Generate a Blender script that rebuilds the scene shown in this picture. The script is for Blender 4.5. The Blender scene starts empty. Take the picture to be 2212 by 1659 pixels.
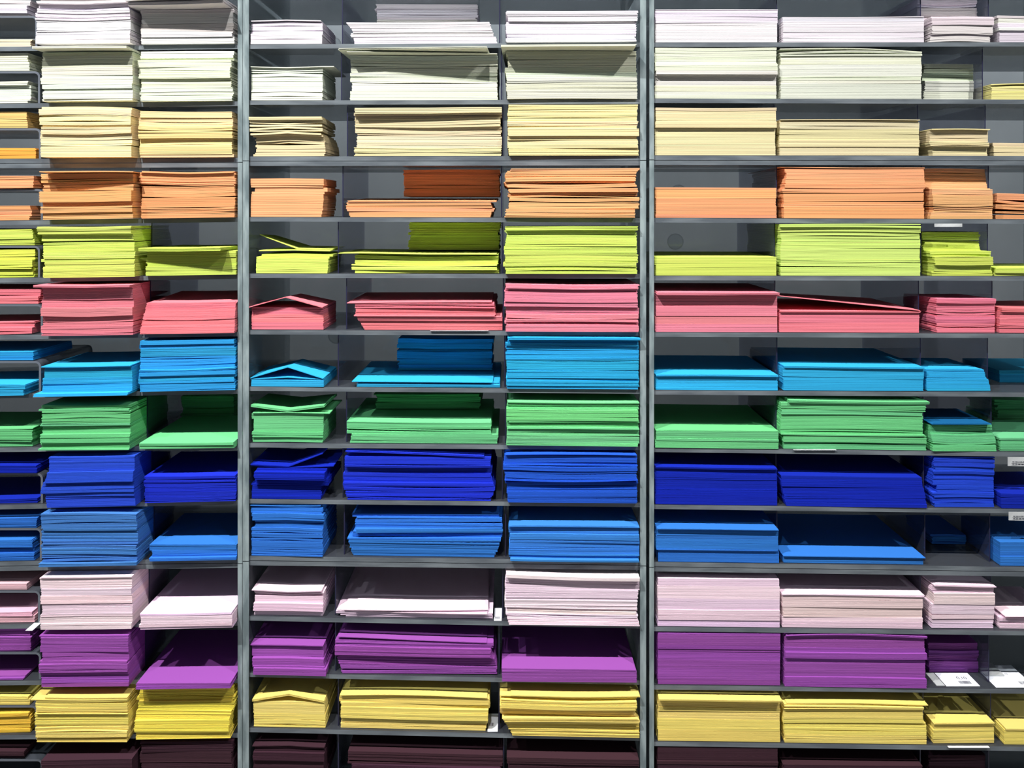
import bpy, math, random
from mathutils import Vector, Matrix

# ------------------------------------------------------------------ camera, light, exposure
D = 1.6                       # camera to shelf fronts, metres (1 mm on the shelf front plane = 1 px)
XC, ZC = 0.0, 1.745           # camera x and eye height
PX, PY = 1110.0, 455.0        # where the camera axis meets the frame
scn = bpy.context.scene
COL = scn.collection

cam = bpy.data.objects.new('camera', bpy.data.cameras.new('camera'))
COL.objects.link(cam)
cam.data.sensor_width = 36.0
cam.data.lens = 1600.0 * 36.0 / 2212.0
cam.data.shift_x = -(PX - 1106.0) / 2212.0
cam.data.shift_y = -(829.5 - PY) / 2212.0
cam.location = (XC, -D, ZC)
cam.rotation_euler = (math.radians(90), 0, 0)
scn.camera = cam

w = bpy.data.worlds.new('world'); scn.world = w; w.use_nodes = True
w.node_tree.nodes['Background'].inputs[0].default_value = (0.80, 0.88, 1.0, 1)
w.node_tree.nodes['Background'].inputs[1].default_value = 0.17

def spot(name, x, y, z, tx, tz, power, angle=70, radius=0.018, blend=0.6, col=(1, .975, .94)):
    l = bpy.data.lights.new(name, 'SPOT')
    l.energy = power; l.spot_size = math.radians(angle); l.spot_blend = blend
    l.shadow_soft_size = radius; l.color = col
    o = bpy.data.objects.new(name, l); COL.objects.link(o)
    o.location = (x, y, z)
    d = Vector((tx, 0, tz)) - Vector((x, y, z))
    o.rotation_euler = d.to_track_quat('-Z', 'Y').to_euler()
spot('track_spot', -2.10, -1.45, 3.9, -0.95, 0.25, 150, 66, blend=1)
spot('track_spot', -1.22, -1.47, 3.9, -0.12, 0.15, 560, 84, blend=1)
spot('track_spot', -0.15, -1.45, 3.9, 0.00, 0.15, 215, 84, blend=1)
spot('track_spot', 1.60, -1.47, 3.9, 0.85, 0.25, 370, 76, blend=1)
# added area light, no real fixture: brightens the wall behind the upper rows
l = bpy.data.lights.new('added_wall_fill', 'AREA'); l.shape = 'RECTANGLE'; l.size = 5.0; l.size_y = 0.16; l.energy = 370; l.color = (1, .99, .97)
o = bpy.data.objects.new('added_wall_fill', l); COL.objects.link(o); o.location = (0, 0.46, 3.0)

scn.view_settings.view_transform = 'Standard'
scn.view_settings.look = 'None'
scn.view_settings.gamma = 1.0
scn.view_settings.use_curve_mapping = False
scn.view_settings.exposure = -0.12

# ------------------------------------------------------------------ helpers
def lin(c):
    r = []
    for v in c[:3]:
        v /= 255.0
        r.append(v / 12.92 if v <= 0.04045 else ((v + 0.055) / 1.055) ** 2.4)
    return (r[0], r[1], r[2], 1.0)

def wx(px, s=0.0): return XC + (px - PX) * (D + s) / D / 1000.0
def wz(py, s=0.0): return ZC - (py - PY) * (D + s) / D / 1000.0

def tag(o, label=None, cat=None, group=None, kind=None):
    if label: o['label'] = label
    if cat: o['category'] = cat
    if group: o['group'] = group
    if kind: o['kind'] = kind
    return o

def mesh_obj(name, verts, faces, mats, parent=None, loc=None, midx=None, tints=None):
    me = bpy.data.meshes.new(name)
    if loc is not None:
        lx, ly, lz = loc
        verts = [(a - lx, b - ly, c - lz) for a, b, c in verts]
    me.from_pydata(verts, [], faces)
    for m in (mats if isinstance(mats, (list, tuple)) else [mats]): me.materials.append(m)
    if midx: me.polygons.foreach_set('material_index', midx)
    if tints:
        at = me.color_attributes.new('tint', 'FLOAT_COLOR', 'POINT')
        flat = []
        for t in tints: flat += (t[0], t[1], t[2], 1.0)
        at.data.foreach_set('color', flat)
    me.update()
    o = bpy.data.objects.new(name, me); COL.objects.link(o)
    if loc is not None: o.location = loc
    if parent is not None:
        o.parent = parent
        if loc is None: o.location = (0, 0, 0)
    return o

def empty(name, loc):
    o = bpy.data.objects.new(name, None); COL.objects.link(o); o.location = loc
    o.empty_display_size = 0.05
    return o

class MB:
    """collects hexahedra into one mesh"""
    def __init__(s): s.v = []; s.f = []; s.m = []
    def hexa(s, P, mi=(0, 0, 0, 0, 0, 0)):
        # P: 8 points: front-bottom-left, fbr, ftr, ftl, back-bottom-left, bbr, btr, btl
        b = len(s.v); s.v += P
        F = [(0, 1, 2, 3), (5, 4, 7, 6), (4, 0, 3, 7), (1, 5, 6, 2), (3, 2, 6, 7), (4, 5, 1, 0)]
        for k, q in enumerate(F):
            s.f.append(tuple(b + i for i in q)); s.m.append(mi[k])
    def box(s, x0, x1, y0, y1, z0, z1, mi=(0, 0, 0, 0, 0, 0)):
        s.hexa([(x0, y0, z0), (x1, y0, z0), (x1, y0, z1), (x0, y0, z1), (x0, y1, z0), (x1, y1, z0), (x1, y1, z1), (x0, y1, z1)], mi)
    def build(s, name, mats, parent=None, loc=None):
        if parent is not None and loc is None:
            pl = parent.location
            vv = [(a - pl[0], b - pl[1], c - pl[2]) for a, b, c in s.v]
            return mesh_obj(name, vv, s.f, mats, parent, None, s.m)
        return mesh_obj(name, s.v, s.f, mats, parent, loc, s.m)

# ------------------------------------------------------------------ materials
def nodes_of(name):
    m = bpy.data.materials.new(name); m.use_nodes = True
    nt = m.node_tree; nt.nodes.clear()
    return m, nt, nt.nodes.new('ShaderNodeOutputMaterial')

_paper = {}
def paper(rgb):
    if rgb in _paper: return _paper[rgb]
    m, nt, out = nodes_of('paper_%02x%02x%02x' % rgb)
    N, L = nt.nodes, nt.links
    p = N.new('ShaderNodeBsdfPrincipled')
    p.inputs['Roughness'].default_value = 0.8
    p.inputs['Specular IOR Level'].default_value = 0.18
    at = N.new('ShaderNodeAttribute'); at.attribute_name = 'tint'
    base = N.new('ShaderNodeRGB'); base.outputs[0].default_value = lin(rgb)
    mu = N.new('ShaderNodeMix'); mu.data_type = 'RGBA'; mu.blend_type = 'MULTIPLY'; mu.inputs[0].default_value = 1
    L.new(base.outputs[0], mu.inputs[6]); L.new(at.outputs['Color'], mu.inputs[7])
    # fine paper layers seen on the cut edges of a sheet or folded envelope
    tc = N.new('ShaderNodeTexCoord'); mp = N.new('ShaderNodeMapping')
    mp.inputs['Scale'].default_value = (2.2, 2.2, 620)
    nz = N.new('ShaderNodeTexNoise'); nz.inputs['Scale'].default_value = 1.0; nz.inputs['Detail'].default_value = 2.0
    geo = N.new('ShaderNodeNewGeometry')
    L.new(geo.outputs['Position'], mp.inputs[0]); L.new(mp.outputs[0], nz.inputs['Vector'])
    sx = N.new('ShaderNodeSeparateXYZ'); L.new(geo.outputs['True Normal'], sx.inputs[0])
    ab = N.new('ShaderNodeMath'); ab.operation = 'ABSOLUTE'; L.new(sx.outputs[2], ab.inputs[0])
    le = N.new('ShaderNodeMath'); le.operation = 'LESS_THAN'; le.inputs[1].default_value = 0.5; L.new(ab.outputs[0], le.inputs[0])
    mr = N.new('ShaderNodeMapRange'); mr.inputs[1].default_value = 0.34; mr.inputs[2].default_value = 0.62
    mr.inputs[3].default_value = 0.76; mr.inputs[4].default_value = 1.06
    L.new(nz.outputs[0], mr.inputs[0])
    mx = N.new('ShaderNodeMix'); mx.data_type = 'RGBA'; mx.blend_type = 'MULTIPLY'
    L.new(le.outputs[0], mx.inputs[0]); L.new(mu.outputs[2], mx.inputs[6]); L.new(mr.outputs[0], mx.inputs[7])
    L.new(mx.outputs[2], p.inputs['Base Color'])
    bp = N.new('ShaderNodeBump'); bp.inputs['Distance'].default_value = 0.0005
    st = N.new('ShaderNodeMath'); st.operation = 'MULTIPLY'; st.inputs[1].default_value = 0.5
    L.new(le.outputs[0], st.inputs[0]); L.new(st.outputs[0], bp.inputs['Strength'])
    L.new(nz.outputs[0], bp.inputs['Height']); L.new(bp.outputs[0], p.inputs['Normal'])
    L.new(p.outputs[0], out.inputs[0])
    _paper[rgb] = m
    return m

def acrylic(name, clear, tint, diff, rough=0.08, gloss=0.06):
    """clear sheet plastic: see-through share, a little haze, a clear-coat reflection"""
    m, nt, out = nodes_of(name); N, L = nt.nodes, nt.links
    tr = N.new('ShaderNodeBsdfTransparent'); tr.inputs[0].default_value = tint
    df = N.new('ShaderNodeBsdfDiffuse'); df.inputs[0].default_value = diff
    gl = N.new('ShaderNodeBsdfGlossy'); gl.inputs['Roughness'].default_value = rough
    m1 = N.new('ShaderNodeMixShader'); m1.inputs[0].default_value = 1 - clear
    L.new(tr.outputs[0], m1.inputs[1]); L.new(df.outputs[0], m1.inputs[2])
    lw = N.new('ShaderNodeLayerWeight'); lw.inputs[0].default_value = 0.25
    ad = N.new('ShaderNodeMath'); ad.operation = 'MULTIPLY_ADD'; ad.inputs[1].default_value = 0.5; ad.inputs[2].default_value = gloss
    L.new(lw.outputs['Fresnel'], ad.inputs[0])
    m2 = N.new('ShaderNodeMixShader'); L.new(ad.outputs[0], m2.inputs[0])
    L.new(m1.outputs[0], m2.inputs[1]); L.new(gl.outputs[0], m2.inputs[2])
    L.new(m2.outputs[0], out.inputs[0])
    return m

def solid(name, rgb, rough=0.5, spec=0.4, noise=None):
    m, nt, out = nodes_of(name); N, L = nt.nodes, nt.links
    p = N.new('ShaderNodeBsdfPrincipled'); p.inputs['Roughness'].default_value = rough
    p.inputs['Specular IOR Level'].default_value = spec
    if noise:
        c2, sc = noise
        tc = N.new('ShaderNodeTexCoord'); mp = N.new('ShaderNodeMapping'); mp.inputs['Scale'].default_value = sc
        nz = N.new('ShaderNodeTexNoise'); nz.inputs['Scale'].default_value = 1; nz.inputs['Detail'].default_value = 5
        rp = N.new('ShaderNodeValToRGB')
        rp.color_ramp.elements[0].position = 0.38; rp.color_ramp.elements[0].color = lin(rgb)
        rp.color_ramp.elements[1].position = 0.66; rp.color_ramp.elements[1].color = lin(c2)
        geo = N.new('ShaderNodeNewGeometry')
        L.new(geo.outputs['Position'], mp.inputs[0]); L.new(mp.outputs[0], nz.inputs['Vector']); L.new(nz.outputs[0], rp.inputs[0])
        L.new(rp.outputs[0], p.inputs['Base Color'])
    else:
        p.inputs['Base Color'].default_value = lin(rgb)
    L.new(p.outputs[0], out.inputs[0])
    return m

M_SHELF = acrylic('smoked_acrylic', 0.55, (0.86, 0.90, 0.92, 1), lin((78, 82, 90)), 0.12, 0.05)
M_SHELF_EDGE = solid('sawn_acrylic_edge', (84, 91, 98), 0.35, 0.5, ((112, 120, 126), (9, 9, 60)))
M_CLEAR = acrylic('clear_acrylic', 0.80, (0.90, 0.93, 0.94, 1), lin((120, 132, 138)), 0.06, 0.04)
M_POST_EDGE = solid('polished_acrylic_edge', (100, 114, 118), 0.3, 0.6, ((146, 160, 163), (60, 60, 14)))
M_DIV = acrylic('clear_divider_acrylic', 0.86, (0.86, 0.87, 0.93, 1), lin((90, 95, 115)), 0.06, 0.03)
M_DIV_EDGE = solid('divider_edge', (34, 34, 62), 0.3, 0.5)
M_BACK = acrylic('back_panel_acrylic', 0.66, (0.86, 0.89, 0.91, 1), lin((96, 104, 108)), 0.14, 0.04)
# M_HOLE = solid('dark_hole', (176, 178, 180), 0.6, 0.2)
M_WALL = solid('painted_wall', (140, 144, 147), 0.9, 0.1, ((158, 161, 164), (2.5, 2.5, 1.5)))
M_FLOOR = solid('floor_tile', (120, 118, 114), 0.4, 0.4, ((135, 132, 128), (3, 3, 3)))
M_RISER = acrylic('riser_acrylic', 0.55, (0.80, 0.83, 0.86, 1), lin((92, 98, 108)), 0.1, 0.05)
M_RISER_EDGE = solid('riser_edge', (98, 104, 114), 0.35, 0.5)
M_LABEL = solid('label_card_white', (236, 240, 248), 0.5, 0.3)
M_LABEL_GREY = solid('label_card_grey', (178, 182, 184), 0.5, 0.3)
M_INK = solid('black_ink', (30, 30, 48), 0.5, 0.2)

# ------------------------------------------------------------------ shelf lines measured on the front plane
# per row: top surface of the board at (left end, right end) of each unit
UX = {'L': (0, 520), 'M': (540, 1382), 'R': (1412, 2212)}
SH = {
 'L': [(101, 96), (224, 219), (343, 341), (477, 470), (601, 593), (724, 717), (851, 841), (967, 962), (1091, 1080), (1213, 1206), (1349, 1342), (1471, 1466), (1588, 1584), (1712, 1706)],
 'M': [(96, 92), (217, 215), (338, 337), (469, 471), (591, 592), (713, 716), (835, 841), (957, 963), (1078, 1086), (1201, 1211), (1331, 1348), (1453, 1470), (1572, 1591), (1694, 1714)],
 'R': [(92, 91), (213, 215), (336, 337), (471, 474), (596, 597), (718, 721), (843, 848), (967, 977), (1090, 1100), (1214, 1225), (1354, 1363), (1480, 1489), (1602, 1613), (1725, 1736)],
}
TH = 9.5
def shelf_y(u, r, px):
    """pixel height of the top of board r (1..14, further rows carried on at the same pitch)"""
    xa, xb = UX[u]; t = (px - xa) / (xb - xa)
    k = 0
    if r < 1: k = (r - 1) * 123.0; r = 1
    if r > 14: k = (r - 14) * 123.0; r = 14
    a, b = SH[u][r - 1]
    return a + (b - a) * t + k
def board_under(r):          # thickness in mm of the board at row r (joint of two modules is doubled)
    return 20.5 if r in (3, 10) else TH

EXT = {'L': (-360, 525), 'M': (526, 1395), 'R': (1402, 2420)}
DEPTH = 0.29
DIVX = {
 'L': dict(zip(range(1, 15), [[v] for v in (296, 301, 300, 302, 306, 303, 300, 296, 306, 311, 300, 292, 291.5, 301)])),
 'M': {1: [737, 1079], 2: [735, 1083], 3: [748, 1086], 4: [738, 1083], 5: [728, 1085], 6: [746, 1087], 7: [728, 1090], 8: [746, 1092], 9: [738, 1085],
       10: [741, 1092], 11: [722, 1086], 12: [722, 1078], 13: [728, 1078], 14: [728, 1088]},
 'R': dict(zip(range(1, 15), map(list, zip([1685, 1681.5, 1680, 1685, 1680.5, 1681.5, 1686, 1684, 1684, 1686, 1687, 1690, 1690, 1686],
    [2000.5, 2000, 1994, 2003, 2001, 1996, 2000, 2006, 2007, 2010, 2000, 2006, 2006, 2000],
    [2149, 2136, 2142, 2149, 2147, 2157, 2147, 2155, 2154, 2152, 2154, 2150, 2154, 2150])))),
}
DIVY = {'L': 0.045, 'M': 0.012, 'R': 0.022}
UNAME = {'L': 'left', 'M': 'centre', 'R': 'right'}
TIERS = [('top', -3, 3), ('middle', 4, 10), ('bottom', 11, 17)]

def board(mb, u, xa, xb, top_px, th, y1):
    P = []
    zl0, zr0 = wz(top_px(xa)), wz(top_px(xb))
    zl1, zr1 = zl0 - th, zr0 - th
    x0, x1 = wx(xa), wx(xb)
    mb.hexa([(x0, 0, zl1), (x1, 0, zr1), (x1, 0, zr0), (x0, 0, zl0), (x0, y1, zl1), (x1, y1, zr1), (x1, y1, zr0), (x0, y1, zl0)], (1, 0, 0, 0, 0, 0))

for u in 'LMR':
    xa, xb = EXT[u]
    pt = 13.0 if u == 'M' else 10.0          # side panel thickness, mm
    for tier, r0, r1 in TIERS:
        zbot_px = shelf_y(u, r1, (xa + xb) / 2) + 10
        root = empty('shelf_unit', (wx((xa + xb) / 2), 0, wz(zbot_px)))
        tag(root, 'clear acrylic pigeonhole shelf unit, %s column, %s tier, with smoky shelves' % (UNAME[u], tier), 'shelving', 'stacked acrylic shelf units along the wall')
        # uprights
        tp = shelf_y(u, r0 - 1, xa) + (TH + 1.0 if r0 - 1 in (3, 10) else 0)
        bt = shelf_y(u, r1, xa) + TH
        tpr = shelf_y(u, r0 - 1, xb) + (TH + 1.0 if r0 - 1 in (3, 10) else 0)
        btr = shelf_y(u, r1, xb) + TH
        if r1 == 17: bt = btr = PY + ZC * 1000 - 2
        for side, (pa, pb, t0, t1) in enumerate(((xa, xa + pt, tp, bt), (xb - pt, xb, tpr, btr))):
            mb = MB(); mb.box(wx(pa), wx(pb), -0.004, DEPTH, wz(t1) + 0.0006, wz(t0), (1, 0, 0, 0, 0, 0))
            mb.build('side_panel', [M_CLEAR, M_POST_EDGE], root)
        # boards, one for each row, and the cap of the module
        mb = MB(); cap = r0 - 1
        off = (TH + 1.3) if cap in (3, 10) else 0.0
        board(mb, u, xa + pt, xb - pt, lambda px: shelf_y(u, cap, px) + off, TH / 1000, DEPTH)
        mb.build('top_board', [M_SHELF, M_SHELF_EDGE], root)
        for r in range(r0, r1 + 1):
            mb = MB(); board(mb, u, xa + pt, xb - pt, lambda px: shelf_y(u, r, px), TH / 1000, DEPTH)
            mb.build('shelf', [M_SHELF, M_SHELF_EDGE], root)
            # thin dividers hang between the boards, their front edge a little behind the shelf edge
            for dx in DIVX[u].get(r, []):
                up = board_under(r - 1) if r != r0 else TH
                zt = wz(shelf_y(u, r - 1, dx) + (TH + 1.3 if (r == r0 and cap in (3, 10)) else 0)) - TH / 1000 - 0.0004
                zb = wz(shelf_y(u, r, dx)) + 0.0004
                y0 = DIVY[u]
                xm = wx(dx)
                mb = MB(); mb.box(xm - 0.0011, xm + 0.0011, y0, DEPTH, zb, zt, (1, 0, 0, 0, 0, 0))
                mb.build('divider', [M_DIV, M_DIV_EDGE], root)
        mb = MB(); mb.box(wx(xa), wx(xb), DEPTH + 0.0005, DEPTH + 0.006, wz((bt + btr) / 2) + 0.001, wz((tp + tpr) / 2) - 0.001)
        mb.build('back_panel', [M_BACK], root)
        # round finger holes in the back panel, one behind each visible bay
        for r in range(max(r0, 1), min(r1, 14) + 1):
            for hx in {('M', 7): (657,), ('M', 1): (650,), ('R', 5): (1522,), ('R', 4): (1530,), ('R', 1): (1560,)}.get((u, r), ()):
                s = DEPTH
                cz = wz(shelf_y(u, r, hx) - 62); cx = wx(hx)
                vs, fs = [], []
                n = 28
                for yy, rr in ((s - 0.0012, 0.021), (s - 0.0012, 0.0185), (s + 0.0003, 0.0185)):
                    for k in range(n):
                        a = 2 * math.pi * k / n; vs.append((cx + rr * math.cos(a), yy, cz + rr * math.sin(a)))
                for ring in range(2):
                    for k in range(n):
                        k2 = (k + 1) % n; fs.append((ring * n + k, ring * n + k2, (ring + 1) * n + k2, (ring + 1) * n + k))
                fs.append(tuple(2 * n + k for k in range(n)))
                pl = root.location
                mesh_obj('finger_hole', [(a - pl[0], b - pl[1], c - pl[2]) for a, b, c in vs], fs, [M_BACK, M_CLEAR], root, None, [0] * (2 * n) + [1])

# wall, floor
mb = MB(); mb.box(-4, 4, 0.60, 0.70, 0, 3.4); o = mb.build('wall_back', [M_WALL], loc=(0, 0.60, 0)); tag(o, kind='structure')
mb = MB(); mb.box(-4, 4, -3.5, 0.60, -0.05, 0); o = mb.build('floor', [M_FLOOR], loc=(0, 0, 0)); tag(o, kind='structure')

# ------------------------------------------------------------------ paper
ROWCOL = {1: (226, 220, 226), 2: (218, 222, 204), 3: (222, 208, 166), 4: (238, 167, 118), 5: (206, 222, 104), 6: (230, 124, 136), 7: (46, 168, 220),
          8: (104, 192, 130), 9: (10, 36, 168), 10: (46, 114, 200), 11: (232, 206, 222), 12: (146, 76, 162), 13: (234, 212, 116), 14: (60, 36, 46)}
CNAME = {1: 'white', 2: 'ivory', 3: 'pale apricot', 4: 'orange', 5: 'lime green', 6: 'coral pink', 7: 'sky blue', 8: 'green', 9: 'royal blue',
         10: 'cornflower blue', 11: 'pale pink', 12: 'purple', 13: 'yellow', 14: 'dark brown'}
WHERE = {
 'c0u': 'stack on the far left clear riser', 'c0l': 'stack under the far left clear riser',
 'c1': 'tall stack beside the far left risers', 'c2': 'stack just left of the left upright',
 'c3': 'pile just right of the left upright', 'c4': 'wide middle pile of the centre unit',
 'c5': 'stack just left of the right upright', 'c6': 'pile just right of the right upright',
 'c7': 'wide pile in the right unit', 'c8': 'narrow stack in the right unit',
 'c9': 'stack cut by the right picture edge',
}
ORD = ['topmost', 'second topmost', 'third topmost', 'fourth topmost', 'fifth topmost', 'sixth topmost', 'seventh topmost']
NOUN = {'envelope': 'envelope', 'paper_sheet': 'card sheet', 'folded_card': 'creased card'}
CAT = {'envelope': 'envelope', 'paper_sheet': 'paper sheet', 'folded_card': 'card'}
NX = 8

def sheet_geo(xs, y0, y1, zb, zt, yaw, cx, cy):
    """bent sheet through the stations xs; zb/zt are bottom and top heights, front and back"""
    vs, fs = [], []
    c, s = math.cos(yaw), math.sin(yaw)
    for k in range(NX + 1):
        x = xs[k]
        for (y, fb) in ((y0, 0), (y1, 1)):
            X = cx + (x - cx) * c - (y - cy) * s; Y = cy + (x - cx) * s + (y - cy) * c
            vs.append((X, Y, zb[fb][k])); vs.append((X, Y, zt[fb][k]))
    for k in range(NX):
        a, b = 4 * k, 4 * (k + 1)
        fs += [(a, b, b + 1, a + 1), (b + 2, a + 2, a + 3, b + 3), (a + 1, b + 1, b + 3, a + 3), (b, a, a + 2, b + 2)]
    e = 4 * NX
    fs += [(0, 1, 3, 2), (e + 1, e, e + 2, e + 3)]
    return vs, fs

def stations(xa, xb, xm):
    h = NX // 2
    if not (xa + .01 < xm < xb - .01): xm = (xa + xb) / 2
    return [xa + (xm - xa) * k / h for k in range(h)] + [xm + (xb - xm) * k / h for k in range(h + 1)]

def interp(xs, zs, x):
    if x <= xs[0]: return zs[0]
    for k in range(1, len(xs)):
        if x <= xs[k]:
            f = (x - xs[k - 1]) / max(1e-9, xs[k] - xs[k - 1]); return zs[k - 1] + (zs[k] - zs[k - 1]) * f
    return zs[-1]

def shape_fn(kind, a):
    if kind == 'lens': return lambda u, v: a * math.sin(math.pi * u) * (1 - 0.6 * v)
    if kind == 'left': return lambda u, v: a * (1 - u) * (1 - 0.5 * v)
    if kind == 'right': return lambda u, v: a * u * (1 - 0.5 * v)
    if kind == 'tent': return lambda u, v: a * (1 - abs(2 * u - 1)) * (1 - 0.25 * v)
    if kind == 'vee': return lambda u, v: a * abs(2 * u - 1) * (1 - 0.25 * v)
    if kind == 'veeL': return lambda u, v: a * max(0, 1 - 2 * u) * (1 - 0.2 * v)
    if kind == 'veeR': return lambda u, v: a * max(0, 2 * u - 1) * (1 - 0.2 * v)
    if kind == 'edges': return lambda u, v: a * (1 - math.sin(math.pi * u)) * (1 - 0.5 * v)
    if kind == 'back': return lambda u, v: a * v
    if kind == 'front': return lambda u, v: a * (1 - v)
    return lambda u, v: a

RIS = {1: (34, 78), 2: (154, 84), 3: (277, 86), 4: (408, 90), 5: (531, 84), 6: (657, 90), 7: (780, 86), 9: (1022, 90), 10: (1141, 88), 11: (1276, 84), 12: (1409, 86), 13: (1524, 78), 14: (1640, 90)}
COUNT = {'envelope': 0, 'paper_sheet': 0, 'folded_card': 0}

def stack(row, col, unit, x0, x1, ytop, kind='envelope', n_ind=3, depth=0.16, back=0.0, t=1.8, j=1.0, rgb=None, caps=(), floor_z=None,
          noun_where=None, yaw=0.0, slope=0.0, flap=False, prof=None, crease=False, wave=1.0, seed=0, trgb=None, thick=None):
    """one pile of loose sheets standing on board `row`. x0, x1: its ends; ytop: top of its front edge; back: how far behind the shelf edge
    prof: [(height share, left shift mm, right shift mm, forward mm)] read off the photo; caps: [(shape, mm, n, dxl, dxr, forward)] loose sheets on top"""
    rnd = random.Random(row * 100 + int(col[1]) * 7 + len(col) * 3 + seed)
    if rgb: rgb = tuple(int(v * .9 + 21) for v in rgb)       # batches whose shade differs from the row's
    else: rgb = ROWCOL[row]
    mat = paper(rgb)
    X0, X1 = wx(x0, back), wx(x1, back)
    cx = (X0 + X1) / 2; cy = back + depth / 2
    pxl = PX + (X0 - XC) * 1000; pxr = PX + (X1 - XC) * 1000
    if floor_z is None: za, zb_ = wz(shelf_y(unit, row, pxl)), wz(shelf_y(unit, row, pxr))
    else: za = zb_ = floor_z
    za += 0.0006; zb_ += 0.0006
    ztop = wz(ytop, back)
    H0 = ztop - (za + zb_) / 2
    # room the pile has: the dividers or side panels next to it, and the board above
    mid = PX + (cx - XC) * 1000
    walls = sorted([EXT[unit][0] + (13 if unit == 'M' else 10), EXT[unit][1] - (13 if unit == 'M' else 10)] + DIVX[unit].get(row, []))
    lo_lim = max([v for v in walls if v < mid]); hi_lim = min([v for v in walls if v > mid])
    LL, HL = wx(lo_lim) + .0018, wx(hi_lim) - .0018
    def ceil_z(x):
        px = PX + (x - XC) * 1000
        if col == 'c0l' and row in RIS: return wz(RIS[row][0], .004) - .0052
        return wz(shelf_y(unit, row - 1, px) + (board_under(row - 1))) - .0008
    tt = (thick or t) / 1000.0
    H = H0; seed0 = rnd.random()
    for attempt in range(4):
        rnd = random.Random(seed0)
        capn = sum(c[2] for c in caps)
        Hb = H - capn * tt - sum(c[1] for c in caps if c[0] in ('flat', 'tent', 'front')) / 1000.0 * .8
        Hb = max(Hb, .0012)
        ths = []
        while sum(ths) < Hb * 0.95: ths.append(rnd.uniform(0.65, 1.35) * t / 1000.0)
        n = len(ths)
        k = Hb * .94 / sum(ths)
        ths = [a * k for a in ths]
        ev = set(rnd.randrange(n) for _ in range(int(n * 0.2 * wave + 0.5)))
        bundles = []; i = 0
        while i < n:
            m = rnd.choice((2, 3, 4, 6, 8, 11)) if kind == 'envelope' else rnd.choice((3, 5, 7, 9, 12))
            bundles.append(min(m, n - i)); i += m
        sheets = []; hh = 0.0; gi = 0
        for m in bundles:
            bl, br = rnd.gauss(0, 1.5) * j, rnd.gauss(0, 1.3) * j
            bf = rnd.gauss(0, 1.0) * j + (rnd.uniform(3, 7) * min(1, j) if rnd.random() < .2 else 0)
            byaw = rnd.gauss(0, 0.3) * j
            v = rnd.gauss(0, 0.035)
            bt = (1 + v + rnd.gauss(0, .012), 1 + v + rnd.gauss(0, .035), 1 + v + rnd.gauss(0, .06))
            for q in range(m):
                fr = hh / max(H, 1e-6)
                dl = bl + rnd.gauss(0, 0.45) * j; dr = br + rnd.gauss(0, 0.45) * j; df = bf + rnd.gauss(0, 0.2) * j
                if prof:
                    for a in range(len(prof) - 1):
                        if prof[a][0] <= fr <= prof[a + 1][0] + 1e-6:
                            f = (fr - prof[a][0]) / max(1e-6, prof[a + 1][0] - prof[a][0])
                            dl += prof[a][1] + (prof[a + 1][1] - prof[a][1]) * f
                            dr += prof[a][2] + (prof[a + 1][2] - prof[a][2]) * f
                            df += prof[a][3] + (prof[a + 1][3] - prof[a][3]) * f
                            break
                tv = 1 + rnd.gauss(0, 0.012)
                sheets.append((ths[gi], gi in ev, dl, dr, df, byaw + rnd.gauss(0, .05) * j, (bt[0] * tv, bt[1] * tv, bt[2] * tv), False))
                hh += ths[gi]; gi += 1
        for c in caps:
            sh, mm, cn, dl, dr, df = c[:6]; cy_ = c[6] if len(c) > 6 else 0.0
            for q in range(cn):
                sheets.append((tt, shape_fn(sh, mm / 1000.0) if q == 0 else None, dl + rnd.gauss(0, .5), dr + rnd.gauss(0, .5), df + rnd.gauss(0, .5), cy_ + rnd.gauss(0, .15), (1, 1, 1), True))
        fx = [X0 - .06 + (X1 - X0 + .12) * q / 48 for q in range(49)]
        field = [[za + (zb_ - za) * (x - X0) / (X1 - X0) for x in fx] for _ in (0, 1)]
        fy = (back, back + depth)
        geo = []; over = 0.0
        for (th, g, dl, dr, df, ya, ti, iscap) in sheets:
            xa, xb = X0 + dl / 1000, X1 + dr / 1000
            ya += yaw; yf = back - df / 1000; yb = yf + depth
            sn = math.tan(math.radians(ya))
            # keep clear of dividers and side panels
            yl = max(yf, DIVY[unit]) if iscap else yf
            for yy in (yl, yb):
                off = -(yy - cy) * sn
                if xa + off < LL: xa = LL - off
                if xb + off > HL: xb = HL - off
            xs = stations(xa, xb, cx)
            us = [q / NX for q in range(NX + 1)]
            low = []
            for yy in (yf, yb):
                w_ = (yy - fy[0]) / (fy[1] - fy[0])
                low.append([(1 - w_) * interp(fx, field[0], x) + w_ * interp(fx, field[1], x) + (.0007 if iscap else .00034) for x in xs])
            if g is True:
                dev = interp(fx, field[0], cx) - (interp(fx, field[0], xa) + interp(fx, field[0], xb)) / 2
                tilt = (interp(fx, field[0], xa) - interp(fx, field[0], xb)) - (za - zb_)
                a = rnd.uniform(.15, 1.0) ** 2.2 * 0.0023 * wave
                if crease: kd = 'tent' if (dev < rnd.gauss(0.0006, .0016)) else 'vee'
                elif abs(tilt) > .0012 * wave and rnd.random() < .7: kd = 'right' if tilt > 0 else 'left'
                elif rnd.random() < .3: kd = rnd.choice(('left', 'right'))
                else: kd = 'lens' if dev < rnd.gauss(-0.0004, .001) else 'edges'
                g = shape_fn(kd, a)
            if g:
                for fb in (0, 1):
                    for kx in range(NX + 1): low[fb][kx] += max(0.0, g(us[kx], fb))
            top = [[z + th for z in low[0]], [z + th for z in low[1]]]
            for x, z, z2 in zip(xs, top[0], top[1]): over = max(over, max(z, z2) - ceil_z(x))
            vs, fs = sheet_geo(xs, yf, yb, low, top, math.radians(ya), cx, cy)
            geo.append((vs, fs, ti))
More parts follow.
